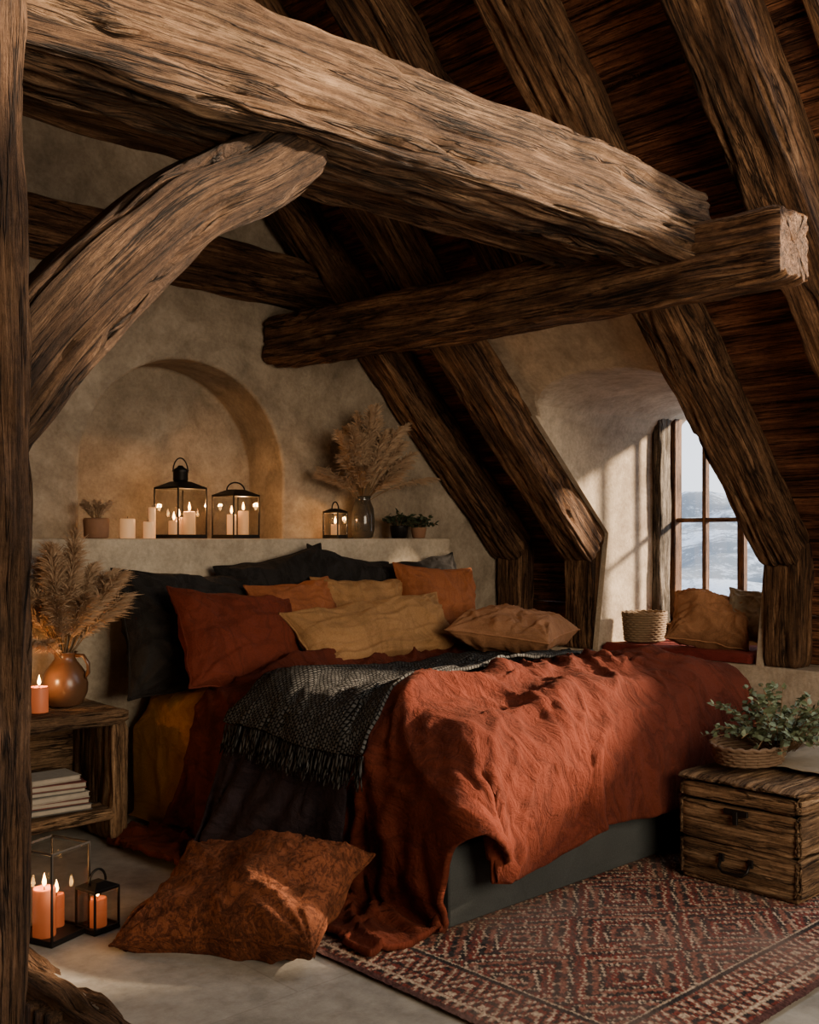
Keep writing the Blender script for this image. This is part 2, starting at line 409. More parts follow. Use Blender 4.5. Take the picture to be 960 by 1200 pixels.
# roof
SK=(0.35,3.05,-2.3,-.70)  # extent of the unseen roof opening, added to let sun onto beams and bed
mb=MB(); ang=math.radians(45); R=Matrix.Rotation(ang,3,'Y')
bw=.165; x=-.5; k=0
while x<3.7:
    xc=x+bw*.7071/2; z=4.56-xc+.014
    segs=[(-4.3,2.6)]
    if xc>1.86: segs=[(-4.3,YC-HW-.03),(YC+HW+.03,2.6)]
    out=[]
    for a,b in segs:
        if SK[0]<xc<SK[1] and a<SK[2] and b>SK[3]: out+= [(a,SK[2]),(SK[3],b)]
        else: out.append((a,b))
    for a,b in out:
        mb.box((xc,(a+b)/2,z+random.uniform(-.008,.008)),(bw-.010,b-a,.028),M_board,R,off=k*1.37)
    x+=bw*.7071; k+=1
x=-.5
while x>-4.4:
    xc=x-bw*.7071/2; z=5.56+xc+.014
    mb.box((xc,-.85,z),(bw-.004,6.9,.028),M_board,Matrix.Rotation(-ang,3,'Y'),off=k*1.37); x-=bw*.7071;k+=1
def deck(x0,x1,y0,y1):
    mb.add([(x0,y0,4.62-x0),(x1,y0,4.62-x1),(x1,y1,4.62-x1),(x0,y1,4.62-x0)],[(0,1,2,3)],M_board,False)
deck(-.5,SK[0],-4.4,3.1); deck(SK[0],SK[1],-4.4,SK[2]); deck(SK[0],1.84,SK[3],3.1); deck(1.84,SK[1],SK[3],YC-HW-.03); deck(1.84,4.2,YC+HW+.03,3.1)
deck(SK[1],4.2,-4.4,YC-HW-.03)
deck(1.84,2.3,YC-HW-.05,YC+HW+.05)
mb.add([(-.5,-4.4,5.12),(-.5,3.1,5.12),(-4.6,3.1,1.02),(-4.6,-4.4,1.02)],[(0,1,2,3)],M_board,False)
mb.add([(2.1,YC-HW-.05,2.42),(4.05,YC-HW-.05,2.42),(4.05,YC+HW+.05,2.42),(2.1,YC+HW+.05,2.42)],[(0,1,2,3)],M_board,False)
mb.obj('ceiling')
mb=MB()
for y in (SK[2],SK[3]): mb.box(((SK[0]+SK[1])/2,y,4.56-(SK[0]+SK[1])/2),((SK[1]-SK[0])*1.414,.06,.12),M_frame,R)
for x in (SK[0],(SK[0]+SK[1])/2,SK[1]): mb.box((x,(SK[2]+SK[3])/2,4.56-x),(.07,SK[3]-SK[2],.12),M_frame,R)
mb.obj('added_skylight')  # frame of the added skylight, out of view, shaped for the sunlight
# ------------------------------------------------------------------ timbers
RX,RZ=3.10,1.27
def rafter(name,y,xt,xb=RX,w=.24,h=.25,seed=1,post=True):
    mb=MB(); up=(1,0,1)
    beam(mb,[(xt,y,RZ+RX-xt),(xb,y,RZ+RX-xb)],w,h,M_raft,seed,1.1,up=up)
    if post:
        beam(mb,[(RX+.02,y,.622),(RX+.02,y,RZ+.06)],w*.9,.21,M_raft,seed+20,.9,up=(1,0,0))
    return mb.obj(name)
rafter('timber_rafter',.385,-.45,seed=1)
rafter('timber_rafter',1.80,-.45,seed=2,w=.25)
rafter('timber_rafter',2.42,-.45,seed=3,w=.22)
rafter('timber_rafter',1.10,-.45,xb=1.83,seed=4,post=False)
rafter('timber_rafter',-.40,-.45,seed=5,w=.26,h=.28)
rafter('timber_rafter',-2.42,-.45,seed=6)
beam_obj('timber_main_beam',[(-1.75,-.12,2.56),(-.3,-.12,2.60),(1.22,-.12,2.59)],.30,.30,M_beam,seed=11,rough=1.4,nc=110,seg=.015,cr=.03,taper=lambda u:1.02-.04*u)
beam_obj('timber_tie_beam',[(-4.2,.27,2.62),(.3,.27,2.63),(1.32,.27,2.63)],.22,.22,M_beam,seed=17,rough=1.1)
beam_obj('timber_cross_beam',[(1.20,-.62,2.45),(1.18,1,2.46),(1.15,2.54,2.49)],.26,.27,M_raft,seed=12,rough=1.3)
beam_obj('timber_wall_plate',[(-4.2,2.5,2.86),(-1,2.5,2.87),(1.60,2.5,2.83)],.22,.28,M_raft,seed=13)
beam_obj('timber_post',[(-1.712,-.2,-.64),(-1.712,-.2,2.0),(-1.712,-.2,3.9)],.20,.30,M_post,seed=14,rough=1.1,up=(0,1,0))
beam_obj('timber_curved_brace',[(-1.70,-.12,1.54),(-1.52,-.12,1.78),(-1.34,-.12,1.99),(-1.115,-.12,2.205),(-.90,-.12,2.34),(-.72,-.12,2.47)],.19,.21,M_brace,seed=15,rough=1.3,cr=.055,taper=lambda u:1.12-.2*u)
# ------------------------------------------------------------------ bed
bed=empty('bed')
BX,BY=2.06,2.15
mb=MB(); mb.box((BX/2,BY/2+.01,.155),(BX,BY,.27),M_base); o=mb.obj('bed_base',bed)
bv=o.modifiers.new('b','BEVEL'); bv.width=.012; bv.segments=3
def rbox(mb,x0,x1,y0,y1,z0,z1,r,mat,hf=None,n=40,m=40):
    vs=[];fs=[]
    for i in range(n+1):
        for j in range(m+1):
            x=x0+(x1-x0)*i/n; y=y0+(y1-y0)*j/m
            ex=min(x-x0,x1-x); ey=min(y-y0,y1-y)
            dx=max(0,1-ex/r); dy=max(0,1-ey/r); dd=min(1,math.hypot(dx,dy))
            z=z1-r*(1-math.sqrt(1-dd*dd))+(hf(x,y)*(1-dd) if hf else 0)
            if i in(0,n) or j in (0,m): z=z1-r
            vs.append((x,y,z)); 
    for i in range(n):
        for j in range(m):
            a=i*(m+1)+j; fs.append((a,a+m+1,a+m+2,a+1))
    ring=[i*(m+1) for i in range(n+1)]+[n*(m+1)+j for j in range(1,m+1)]+[i*(m+1)+m for i in range(n-1,-1,-1)]+[j for j in range(m-1,0,-1)]
    o=len(vs)
    for k in ring: vs.append((vs[k][0],vs[k][1],z0))
    L=len(ring)
    for k in range(L): fs.append((ring[k],o+k,o+(k+1)%L,ring[(k+1)%L]))
    mb.add(vs,fs,mat)
mb=MB(); rbox(mb,.03,BX-.03,.04,BY,.285,.52,.06,M_ochre); mb.obj('mattress',bed)
def puff(x,y):
    p=.055*N3(x*1.7,y*1.7,3)+.05*N3(x*3.6,y*3.6,8)+.06*math.exp(-((y-1.42)/.13)**2)*(1 if x<1.7 else .4)+.06*math.exp(-((y-.32)/.3)**2)+.06*math.exp(-((x-1.25)/.6)**2-((y-.7)/.55)**2)
    a=x*.85+y*.5; b=-x*.5+y*.85
    return p+.055*max(0,1-abs(N3(a*1.2,b*3.2,41))*3)*(1 if y<.6 else .45)
mb=MB(); rbox(mb,-.02,BX+.04,-.08,2.15,.0,.625,.19,M_rust,puff,60,60); COL=mb.obj('tmp_col')
mb=MB(); mb.add([(-4,-4,.008),(5,-4,.008),(5,4,.008),(-4,4,.008)],[(0,1,2,3)],M_rust); FL=mb.obj('tmp_floor')
def collider(o):
    md=o.modifiers.new('c','COLLISION'); o.collision.thickness_outer=.012; o.collision.thickness_inner=.08
    o.collision.cloth_friction=40; o.collision.damping=.3
collider(COL); collider(FL)
def cloth(name,uvf,nu,nv,mat,frames=45,shrink=-.06,bend=.6,tension=18,mass=.3,pinf=None):
    t=time.time(); vs=[];gc=[];fs=[];pins=[]
    for i in range(nu+1):
        for j in range(nv+1):
            p,g=uvf(i/nu,j/nv); vs.append(p); gc.append(g)
            if pinf and pinf(i/nu,j/nv): pins.append(len(vs)-1)
    for i in range(nu):
        for j in range(nv):
            a=i*(nv+1)+j; fs.append((a,a+nv+1,a+nv+2,a+1))
    mb=MB(); mb.add(vs,fs,mat,True,gc); o=mb.obj(name)
    md=o.modifiers.new('cl','CLOTH'); s=md.settings
    if pins:
        vg=o.vertex_groups.new(name='pin'); vg.add(pins,1,'REPLACE'); s.vertex_group_mass='pin'
    s.quality=6; s.mass=mass; s.tension_stiffness=tension; s.compression_stiffness=tension; s.shear_stiffness=6
    s.bending_stiffness=bend; s.air_damping=1.5; s.shrink_min=shrink
    md.collision_settings.distance_min=.008; md.collision_settings.collision_quality=3
    md.collision_settings.use_self_collision=False
    md.point_cache.frame_start=1; md.point_cache.frame_end=frames+5
    for f in range(1,frames+1): scene.frame_set(f)
    apply_mods(o); scene.frame_set(1)
    for p in o.data.polygons: p.use_smooth=True
    print('SIM',name,len(vs),round(time.time()-t,1))
    return o
def crumple(o,amp,sc=1.0,lift=.0,big=1.0):
    ss=o.modifiers.new('ss','SUBSURF'); ss.levels=1; apply_mods(o)
    me=o.data; g=np.zeros(len(me.vertices)*3,dtype=np.float32); me.attributes['gc'].data.foreach_get('vector',g); g=g.reshape(-1,3)
    nr=[v.normal.copy() for v in me.vertices]
    for i,v in enumerate(me.vertices):
        x,y=float(g[i,0])*sc,float(g[i,1])*sc
        wx=x+.20*N3(x*1.8,y*1.8,5); wy=y+.20*N3(x*1.8,y*1.8,15)
        a=wx*.8+wy*.6; b=-wx*.6+wy*.8
        r0=1-abs(N3(a*1.5,b*4.2,11))*2.4; r1=1-abs(N3(a*3.4,b*8.5,1))*2.6; r2=1-abs(N3(wx*9,wy*5,4))*2.6; r3=1-abs(N3(a*19,b*12,7))*2.4
        m_=.5+.9*N3(x*1.6,y*1.6,21); m2=.5+1.1*N3(x*1.3+5,y*1.3,31)
        d=big*max(0,r0)**1.5*1.6*max(.25,m2)+max(0,r1)**2*.8+max(0,r2)**2*.5*max(0,m_)*1.3+max(0,r3)**2*.2
        flat=.40+.60*max(0,nr[i].z)
        v.co+=nr[i]*(amp*d*flat+lift)
    for p in me.polygons: p.use_smooth=True
def finish(o,th,sub=0,parent=bed,off=-1):
    sd=o.modifiers.new('s','SOLIDIFY'); sd.thickness=th; sd.offset=off
    o.parent=parent; return o
def sheet_f(u,v):
    x=-.50+1.7*u; y=1.0+1.05*v+.05*(1-u); return (x,y,.75+.02*N3(x*5,y*5,1)),(x,y,0)
sheet=cloth('ochre_sheet',sheet_f,64,40,M_ochre,35,-.05,.4)
collider(sheet)
def sstep(a,b,x):
    t=min(1,max(0,(x-a)/(b-a))); return t*t*(3-2*t)
def duv(u,v):
    x=-.66+3.10*u
    ya=.0-.33*sstep(-.12,.12,x); yb=1.50+.22*sstep(0,-.6,x) if x<0 else 1.50+.18*sstep(.0,.5,x)
    y=ya+(yb-ya)*v
    y+=.03*N3(x*2,0,4); x+=.04*N3(0,y*2,7)
    return (x,y,.86+.07*N3(x*4,y*4,2)),(x,y,0)
duvet=cloth('rust_duvet',duv,152,96,M_rust,50,-.12,.7)
collider(duvet)
def pl(u,v):
    x=-.62+1.27*u; hw=.40-.16*sstep(-.1,.3,x); y=.80+.06*u+(v-.5)*2*hw
    z=.96+.03*N3(x*5,y*5,5)
    if u>.9: z=.625+puff(x,y)+.05
    elif u>.7: z=z*(1-(u-.7)/.2)+(.625+puff(x,y)+.05)*(u-.7)/.2
    return (x,y,z),(x,y,0)
plum=cloth('plum_blanket',pl,64,44,M_plum,45,-.08,.5,pinf=lambda u,v:u>.97)
collider(plum)
def th_f(u,v):
    x=-.09+2.14*u; c=.80+.20*u-.05*math.sin(math.pi*u); hw=.42-.18*u
    y=c+(v-.5)*2*hw; return (x,y,1.07+.03*N3(x*3,y*6,6)+.02*math.sin(v*22)*u),(x,(v-.5)*.84,0)
throw=cloth('knitted_throw',th_f,118,46,M_knit,45,-.06,.5,mass=.4)
fr=[throw.data.vertices[j].co.copy() for j in range(47)]
for o in (sheet,duvet,plum):
    for m_ in list(o.modifiers):
        if m_.type=='COLLISION': o.modifiers.remove(m_)
crumple(sheet,.008,1.2); crumple(duvet,.030,1.0); crumple(plum,.012,1.2,.006); crumple(throw,.008,.8,.032)
finish(sheet,.004); finish(duvet,.022); finish(plum,.008); finish(throw,.012)
mb=MB()
for j in range(46):
    for k in range(3):
        t_=random.random(); p=fr[j].lerp(fr[j+1],t_)
        pts=[];L=random.uniform(.08,.13)
        sx,sy=random.uniform(-.25,.25),random.uniform(-.3,.3)
        for i in range(6):
            u=i/5; pts.append(p+Vector((-.028,0,.010))+Vector((-.030*u+sx*L*u*u*.3,sy*L*u*u,-L*u*.95)))
        mb.tube(pts,[.004,.0042,.004,.0035,.003,.002],M_knit,5)
mb.obj('throw_fringe',bed)
for o in (COL,FL): bpy.data.objects.remove(o)
# ------------------------------------------------------------------ pillows
def pillow(name,loc,rot,w,h,t,mat,seed=0,n=60,droop=0,puffy=.5,wr=1.0,earn=.10,hf=1.0):
    vs=[];gc=[];fs=[]
    for side in (1,-1):
        for i in range(n+1):
            for j in range(n+1):
                u=-1+2*i/n; v=-1+2*j/n
                u=math.sin(u*math.pi/2)*.6+u*.4; v=math.sin(v*math.pi/2)*.6+v*.4
                e=(max(0,1-abs(u)**2.6)*max(0,1-abs(v)**2.6))**puffy
                x=w/2*u*(1-earn*(1-v*v)*abs(u)); z=h/2*v*(1-earn*(1-u*u)*abs(v))
                y=side*t/2*e
                cu,cv=(1-abs(u)),(1-abs(v)); rr=math.hypot(cu,cv); a=math.atan2(cv,cu+1e-6)
                cw=math.sin(a*13+seed+3*N3(u,v,seed))*.012*math.exp(-rr*2.0)*wr
                wx=u+.3*N3(u*1.5,v*1.5,seed); wy=v+.3*N3(u*1.5,v*1.5,seed+9)
                r1=max(0,1-abs(N3(wx*1.6+seed,wy*3.2,side*3))*2.8)**2; r2=max(0,1-abs(N3(wx*5.5,wy*3+seed,side*5))*2.8)**2
                nz=(N3(u*1.4+seed,v*1.4,side*3)*.035+r1*.014+r2*.007*hf+N3(u*14,v*14+seed,side)*.002*hf)*wr
                y+=side*(cw+nz)*min(1,e*2.2)
                z-=droop*(u*u)*h*.3; 
                z+=.014*N3(u*3,seed,1); x+=.014*N3(v*3,seed,2)
                vs.append((x,y,z)); gc.append((x+seed,z+seed*.3,y))
    m=(n+1)*(n+1)
    for s_ in (0,1):
        for i in range(n):
            for j in range(n):
                a=s_*m+i*(n+1)+j; f=(a,a+n+1,a+n+2,a+1); fs.append(f if s_ else f[::-1])
    mb=MB(); mb.add(vs,fs,mat,True,gc); 
    ring=[vs[i*(n+1)] for i in range(n+1)]+[vs[n*(n+1)+j] for j in range(1,n+1)]+[vs[i*(n+1)+n] for i in range(n-1,-1,-1)]+[vs[j] for j in range(n-1,0,-1)]
    mb.tube(ring,.005,mat,6,True)
    o=mb.obj(name); o.location=loc; o.rotation_euler=Euler([math.radians(a) for a in rot]); return o
P=pillow
P('black_pillow',(.20,1.95,.89),(-18,3,4),.82,.62,.28,M_char,1,wr=1.3)
P('black_pillow',(.80,2.03,.97),(-12,-10,-3),.68,.60,.20,M_char,2,wr=1.3)
P('black_pillow',(1.27,2.04,.97),(-12,10,3),.64,.60,.20,M_char,3,wr=1.3)
P('black_pillow',(1.80,2.03,.95),(-14,-4,0),.74,.58,.20,M_char,4,wr=1.3)
P('rust_pillow',(.26,1.62,.87),(-30,7,3),.72,.50,.22,M_rustp,5)
P('terracotta_pillow',(.74,1.82,.91),(-20,-3,3),.56,.46,.18,M_orange,6)
P('mustard_pillow',(1.20,1.84,.92),(-18,2,-2),.64,.44,.18,M_must,7)
P('terracotta_pillow',(1.76,1.82,.94),(-18,4,-4),.60,.52,.20,M_orange,8)
P('mustard_lumbar_pillow',(1.02,1.52,.87),(-35,-3,3),1.12,.36,.20,M_must,9)
P('tan_pillow',(1.76,1.24,.855),(-84,0,28),.88,.54,.21,M_tan,10)
P('copper_floor_pillow',(-.48,.48,.14),(-76,-5,-62),.72,.58,.25,M_copper,11,wr=1.7,droop=.2,hf=.5)
# ------------------------------------------------------------------ rug
def rug():
    x0,x1,y0,y1=-.44,2.75,-1.06,.9; st=.0062
    nx=int((x1-x0)/st); ny=int((y1-y0)/st)
    X,Y=np.meshgrid(np.linspace(x0,x1,nx+1),np.linspace(y0,y1,ny+1),indexing='ij')
    rng=np.random.default_rng(3)
    Z=.014+rng.normal(0,.0013,X.shape)+.001*np.sin(X*3)
    q=.0093; a=np.floor((X-x0)/q); b=np.floor((Y-y0)/q)
    tri=lambda v,p: np.abs(((v/p)%1)-.5)*2
    D=tri(a,62)+tri(b,46)
    ring=np.floor(D*9)%5
    pal=np.array([[.19,.044,.032],[.036,.031,.030],[.50,.38,.27],[.24,.095,.066],[.090,.042,.037],[.36,.235,.165]])
    idx=np.choose(ring.astype(int),[0,1,3,2,4])
    small=(np.floor(tri(a,8)*4)+np.floor(tri(b,8)*4))%3
    idx=np.where((ring==0)&(small==0),2,idx); idx=np.where((ring==3)&(small!=1),1,idx); idx=np.where((ring==4)&(small==2),0,idx)
    lat=((a+b)%14<2)|((a-b)%14<2)
    idx=np.where(lat&(ring==1),5,idx)
    key=(np.floor(a/3)+np.floor(b/3)*2)%5==0
    idx=np.where(key&(ring==2),4,idx)
    ex=np.minimum(X-x0,x1-X); ey=np.minimum(Y-y0,y1-Y); e=np.minimum(ex,ey)
    bd=e<.26; t_=np.where(ex<ey,b,a)
    kk=(np.floor(tri(t_,14)*6)+np.floor(e/.02))%4
    bi=np.choose(kk.astype(int),[2,0,1,3])
    idx=np.where(bd,bi,idx)
    for lo,hi,c in ((.25,.26,2),(.235,.25,1),(.06,.07,2),(0,.03,4),(.12,.128,1)):
        idx=np.where((e>=lo)&(e<hi),c,idx)
    C=pal[idx.astype(int)]; C=C*(.5+1.0*rng.random(X.shape))[...,None]
    wear=np.vectorize(lambda p,r:noise.noise(Vector((p*1.8,r*1.8,0)))+.6*noise.noise(Vector((p*5,r*5,3))))(X[::6,::6],Y[::6,::6])
    wear=np.kron(wear,np.ones((6,6)))[:X.shape[0],:X.shape[1]]
    f=np.clip(.18+.42*wear,0,.55)[...,None]; C=C*(1-f)+np.array([.26,.18,.145])*f
    V=np.stack([X,Y,Z],-1).reshape(-1,3)
    I=np.arange(nx*(ny+1)).reshape(nx,ny+1)[:,:-1].ravel()
    F=np.stack([I,I+ny+1,I+ny+2,I+1],-1)
    me=bpy.data.meshes.new('area_rug'); me.vertices.add(len(V)); me.vertices.foreach_set('co',V.ravel())
    me.loops.add(F.size); me.loops.foreach_set('vertex_index',F.ravel().astype(np.int32))
    me.polygons.add(len(F)); me.polygons.foreach_set('loop_start',np.arange(0,F.size,4,dtype=np.int32)); me.polygons.foreach_set('loop_total',np.full(len(F),4,dtype=np.int32))
    me.update(calc_edges=True); me.validate()
    ca=me.color_attributes.new('col','FLOAT_COLOR','POINT'); ca.data.foreach_set('color',np.concatenate([C.reshape(-1,3),np.ones((len(V),1))],1).ravel())
    t=NT('kilim_weave'); at=t.add('ShaderNodeAttribute',attribute_name='col'); n=t.noise(t.coord((1,1,1),False),220,3,.6)
    me.materials.append(t.done(at.outputs['Color'],t.bump(n,.6,.004),.95,Specular_IOR_Level=.1))
    o=bpy.data.objects.new('area_rug',me); scene.collection.objects.link(o)
    return o
rug()
# ------------------------------------------------------------------ candles / lanterns
def point(loc,e,parent=None,r=.012):
    l=bpy.data.lights.new('candle_light','POINT'); l.energy=e; l.color=(1,.48,.16); l.shadow_soft_size=r
    o=bpy.data.objects.new('candle_light',l); o.location=loc; scene.collection.objects.link(o); o.parent=parent
def candle(mb,c,r,h,mat=M_wax,lit=True):
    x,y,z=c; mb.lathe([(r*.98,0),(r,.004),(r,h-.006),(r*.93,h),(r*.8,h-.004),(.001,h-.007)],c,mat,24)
    mb.tube([(x,y,z+h-.008),(x+.001,y,z+h+.012)],.0014,M_iron,5)
    if lit: mb.lathe([(.0008,0),(.0055,.006),(.0075,.014),(.005,.026),(.0022,.036),(.0004,.044)],(x,y,z+h+.005),M_flame,12)
def lantern(name,loc,w,h,top='ring',candles=((0,0,.03,.14),),rot=0,E=2.0,roof=True,mat=M_wax,metal=M_iron):
    e=empty(name,loc); e.rotation_euler=(0,0,rot); mb=MB(); a=w/2; t=.008
    mb.box((0,0,.006),(w+.01,w+.01,.012),metal); mb.box((0,0,h-.005),(w+.008,w+.008,.010),metal) if roof else None
    for sx in(-1,1):
        for sy in(-1,1): mb.box((sx*a,sy*a,h/2),(t,t,h),metal)
    for s_ in (-1,1):
        mb.box((0,s_*a,h-.004),(w,t,t),metal); mb.box((s_*a,0,h-.004),(t,w,t),metal)
        mb.box((0,s_*a,.014),(w,t,t*1.5),metal); mb.box((s_*a,0,.014),(t,w,t*1.5),metal)
    if roof:
        mb.add([(-a,-a,h),(a,-a,h),(a,a,h),(-a,a,h),(-a*.4,-a*.4,h+w*.16),(a*.4,-a*.4,h+w*.16),(a*.4,a*.4,h+w*.16),(-a*.4,a*.4,h+w*.16)],
           [(0,1,5,4),(1,2,6,5),(2,3,7,6),(3,0,4,7),(4,5,6,7)],metal,False)
        hz=h+w*.16
        if top=='tall':
            mb.lathe([(.035,0),(.04,.01),(.04,.05),(.045,.06),(.02,.075),(.012,.085)],(0,0,hz),metal,16); 
            mb.tube([(.05*math.cos(k/16*math.pi),0,hz+.05+.075*math.sin(k/16*math.pi)) for k in range(17)],.004,metal)
        else:
            mb.tube([(a*.7*math.cos(k/16*math.pi),0,hz-.005+.045*math.sin(k/16*math.pi)) for k in range(17)],.0045,metal)
    mb.obj('frame',e)
    g=MB()
    for s_ in(-1,1): g.box((0,s_*a,h/2),(w-t,.002,h-.03),M_glass); g.box((s_*a,0,h/2),(.002,w-t,h-.03),M_glass)
    g.obj('glass_panes',e)
    cb=MB()
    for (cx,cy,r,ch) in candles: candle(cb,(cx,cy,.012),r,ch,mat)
    cb.obj('candles',e)
    cx,cy,r,ch=max(candles,key=lambda c:c[3]); point((cx,cy,.012+ch+.035),E,e)
    return e
LZ=1.346
lantern('candle_lantern',(.40,2.40,LZ),.19,.27,'tall',((-.045,.0,.028,.08),(.035,-.03,.032,.13),(.03,.05,.026,.10)),.15,7.5)
lantern('candle_lantern',(.755,2.41,LZ),.18,.24,'ring',((-.03,.0,.026,.12),(.045,-.01,.03,.14)),.1,6)
lantern('candle_lantern',(1.44,2.38,LZ),.10,.16,'ring',((0,0,.026,.07),),.3,2.2)
def cand(name,loc,r,h,mat=M_wax,lit=True,E=1.0):
    mb=MB(); candle(mb,(0,0,0),r,h,mat,lit); o=mb.obj(name,None,loc)
    if lit: point((0,0,h+.035),E,o)
    return o
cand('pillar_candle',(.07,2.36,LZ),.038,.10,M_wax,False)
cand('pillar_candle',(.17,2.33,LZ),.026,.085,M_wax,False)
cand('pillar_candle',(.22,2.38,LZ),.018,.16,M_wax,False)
lantern('candle_lantern',(-.985,.93,.001),.17,.31,'ring',((-.035,.0,.038,.16),(.05,.03,.026,.11)),.35,3,False,M_waxo)
lantern('candle_lantern',(-.845,.88,.001),.10,.15,'ring',((0,0,.032,.095),),.2,1.6,True,M_waxo)
# ------------------------------------------------------------------ vases and plants
def plume(mb,base,tip,r,mat,n=260,fl=.045):
    base=Vector(base); tip=Vector(tip); mid=base.lerp(tip,.5)+Vector((0,0,.16*(tip-base).length))
    def P_(t): return base.lerp(mid,t).lerp(mid.lerp(tip,t),t)
    mb.tube([P_(i/10) for i in range(11)],[.0025]*8+[.002,.0015,.001],M_stem,5)
    for k in range(n):
        t=.34+.70*random.random(); p=P_(min(t,1)); d=(P_(min(1,t+.03))-P_(t-.03)).normalized()
        a=random.random()*6.28; o=Vector((math.cos(a),math.sin(a),random.uniform(-.5,.5))); 
        w=math.sin(min(1,max(0,(t-.32)/.70))*math.pi)**.6
        L=fl*random.uniform(.6,1.5)*(.3+w)
        q=p+o*r*w*random.uniform(.3,1.1)+d*L; q.z-=.35*L
        s_=(q-p).cross(Vector((random.random(),random.random(),random.random()))); s_.normalize(); s_*=random.uniform(.0012,.0028)
        m_=p.lerp(q,.55)+Vector((0,0,.12*L))
        mb.add([p-s_*.4,p+s_*.4,m_+s_,q,m_-s_],[(0,1,2,4),(4,2,3)],mat,False)
def vase_pampas():
    e=empty('pampas_vase',(-.45,1.965,.602))
    mb=MB(); mb.lathe([(.055,0),(.075,.01),(.098,.06),(.10,.10),(.088,.15),(.06,.19),(.045,.21),(.05,.235),(.058,.24),(.05,.238),(.04,.21),(.05,.18)],(0,0,0),M_ceram,40)
    mb.tube([(.05,0,.225),(.085,0,.225),(.11,0,.19),(.11,0,.15),(.092,0,.125)],[.009,.009,.009,.009,.007],M_ceram,8)
    o=mb.obj('jug',e); o.rotation_euler=(0,0,-.9)
    mb=MB(); random.seed(5)
    for k in range(44):
        a=k*2.4; R_=random.uniform(.04,.33); h=random.uniform(.42,.70)-R_*.80
        x,y=R_*math.cos(a)*1.05,R_*math.sin(a)*.8; y=min(y,.14); x=min(x,.24)
        plume(mb,(0,0,.18),(x,y,.14+h),.08,M_pampas,620,.05)
    mb.obj('pampas_grass',e)
vase_pampas()
def vase_dried():
    e=empty('dried_flower_vase',(1.64,2.36,LZ))
    mb=MB(); mb.lathe([(.05,0),(.062,.008),(.07,.05),(.072,.12),(.066,.18),(.05,.22),(.045,.24),(.052,.255),(.046,.253),(.04,.235)],(0,0,0),M_smoke,32); mb.obj('vase',e)
    mb=MB(); random.seed(9)
    for k in range(40):
        a=math.pi*(k+.5)/40+random.uniform(-.1,.1); R_=random.uniform(.12,.46)
        x=R_*math.cos(a)*1.0; y=-random.uniform(0,.22); z=.24+.12+R_*math.sin(a)*1.0
        plume(mb,(0,0,.2),(x,y,z),.065,M_dried if k%3 else M_pampas,360,.04)
    mb.obj('dried_stems',e)
vase_dried()
def leaf(mb,p,d,L,w,mat):
    p=Vector(p); d=Vector(d).normalized(); s_=d.cross(Vector((0,0,1)));
    if s_.length<.05: s_=Vector((1,0,0))
    s_.normalize(); u=s_.cross(d).normalized()
    s2=(s_*math.cos(.6)+u*math.sin(.6)*random.choice((-1,1)))
    mb.add([p,p+d*L*.3+s2*w*.5,p+d*L*.65+s2*w*.42,p+d*L-u*L*.1,p+d*L*.65-s2*w*.42,p+d*L*.3-s2*w*.5,p+d*L*.4+u*w*.1],
       [(0,1,6),(1,2,6),(2,3,6),(3,4,6),(4,5,6),(5,0,6)],mat,True)
def bush(mb,c,R_,H,n,mat,L=.035,nl=12,zmin=.35):
    for k in range(n):
        a=random.random()*6.28; r=R_*math.sqrt(random.random()); tip=Vector((c[0]+r*math.cos(a),c[1]+r*math.sin(a),c[2]+H*random.uniform(zmin,1)*(1-.35*r/R_)))
        b=Vector(c)+Vector((r*.2*math.cos(a),r*.2*math.sin(a),0)); mid=b.lerp(tip,.5)+Vector((0,0,H*.3))
        Q=lambda t:b.lerp(mid,t).lerp(mid.lerp(tip,t),t)
        mb.tube([Q(i/5) for i in range(6)],.0015,M_stem,4)
        for i in range(nl):
            t=.25+.75*i/nl; d=Vector((random.uniform(-1,1),random.uniform(-1,1),random.uniform(-.2,.8)))
            leaf(mb,Q(t),d,L*random.uniform(.7,1.2),L*.55,mat)
random.seed(12)
for (x,y,r,h) in ((1.92,2.34,.06,.07),(2.09,2.34,.05,.06)):
    e=empty('potted_plant',(x,y,LZ)); mb=MB(); mb.lathe([(r*.7,0),(r*.8,.005),(r,h),(r*1.03,h+.008),(r*.93,h+.008),(r*.85,h-.01),(.001,h-.012)],(0,0,0),M_iron if x<2 else M_pot,28); mb.obj('pot',e)
    mb=MB(); bush(mb,(0,0,h-.01),.12,.11,26,M_leafd,.035,9); mb.obj('foliage',e)
e=empty('dried_flower_pot',(-.10,2.36,LZ)); mb=MB(); mb.lathe([(.05,0),(.058,.006),(.064,.09),(.06,.1),(.055,.095),(.05,.08),(.001,.078)],(0,0,0),M_pot,28); mb.obj('pot',e)
mb=MB(); random.seed(3)
for k in range(16):
    a=k*2.4; plume(mb,(0,0,.06),(.07*math.cos(a),.05*math.sin(a),.16+.03*random.random()),.022,M_dried,110,fl=.02)
mb.obj('flowers',e)
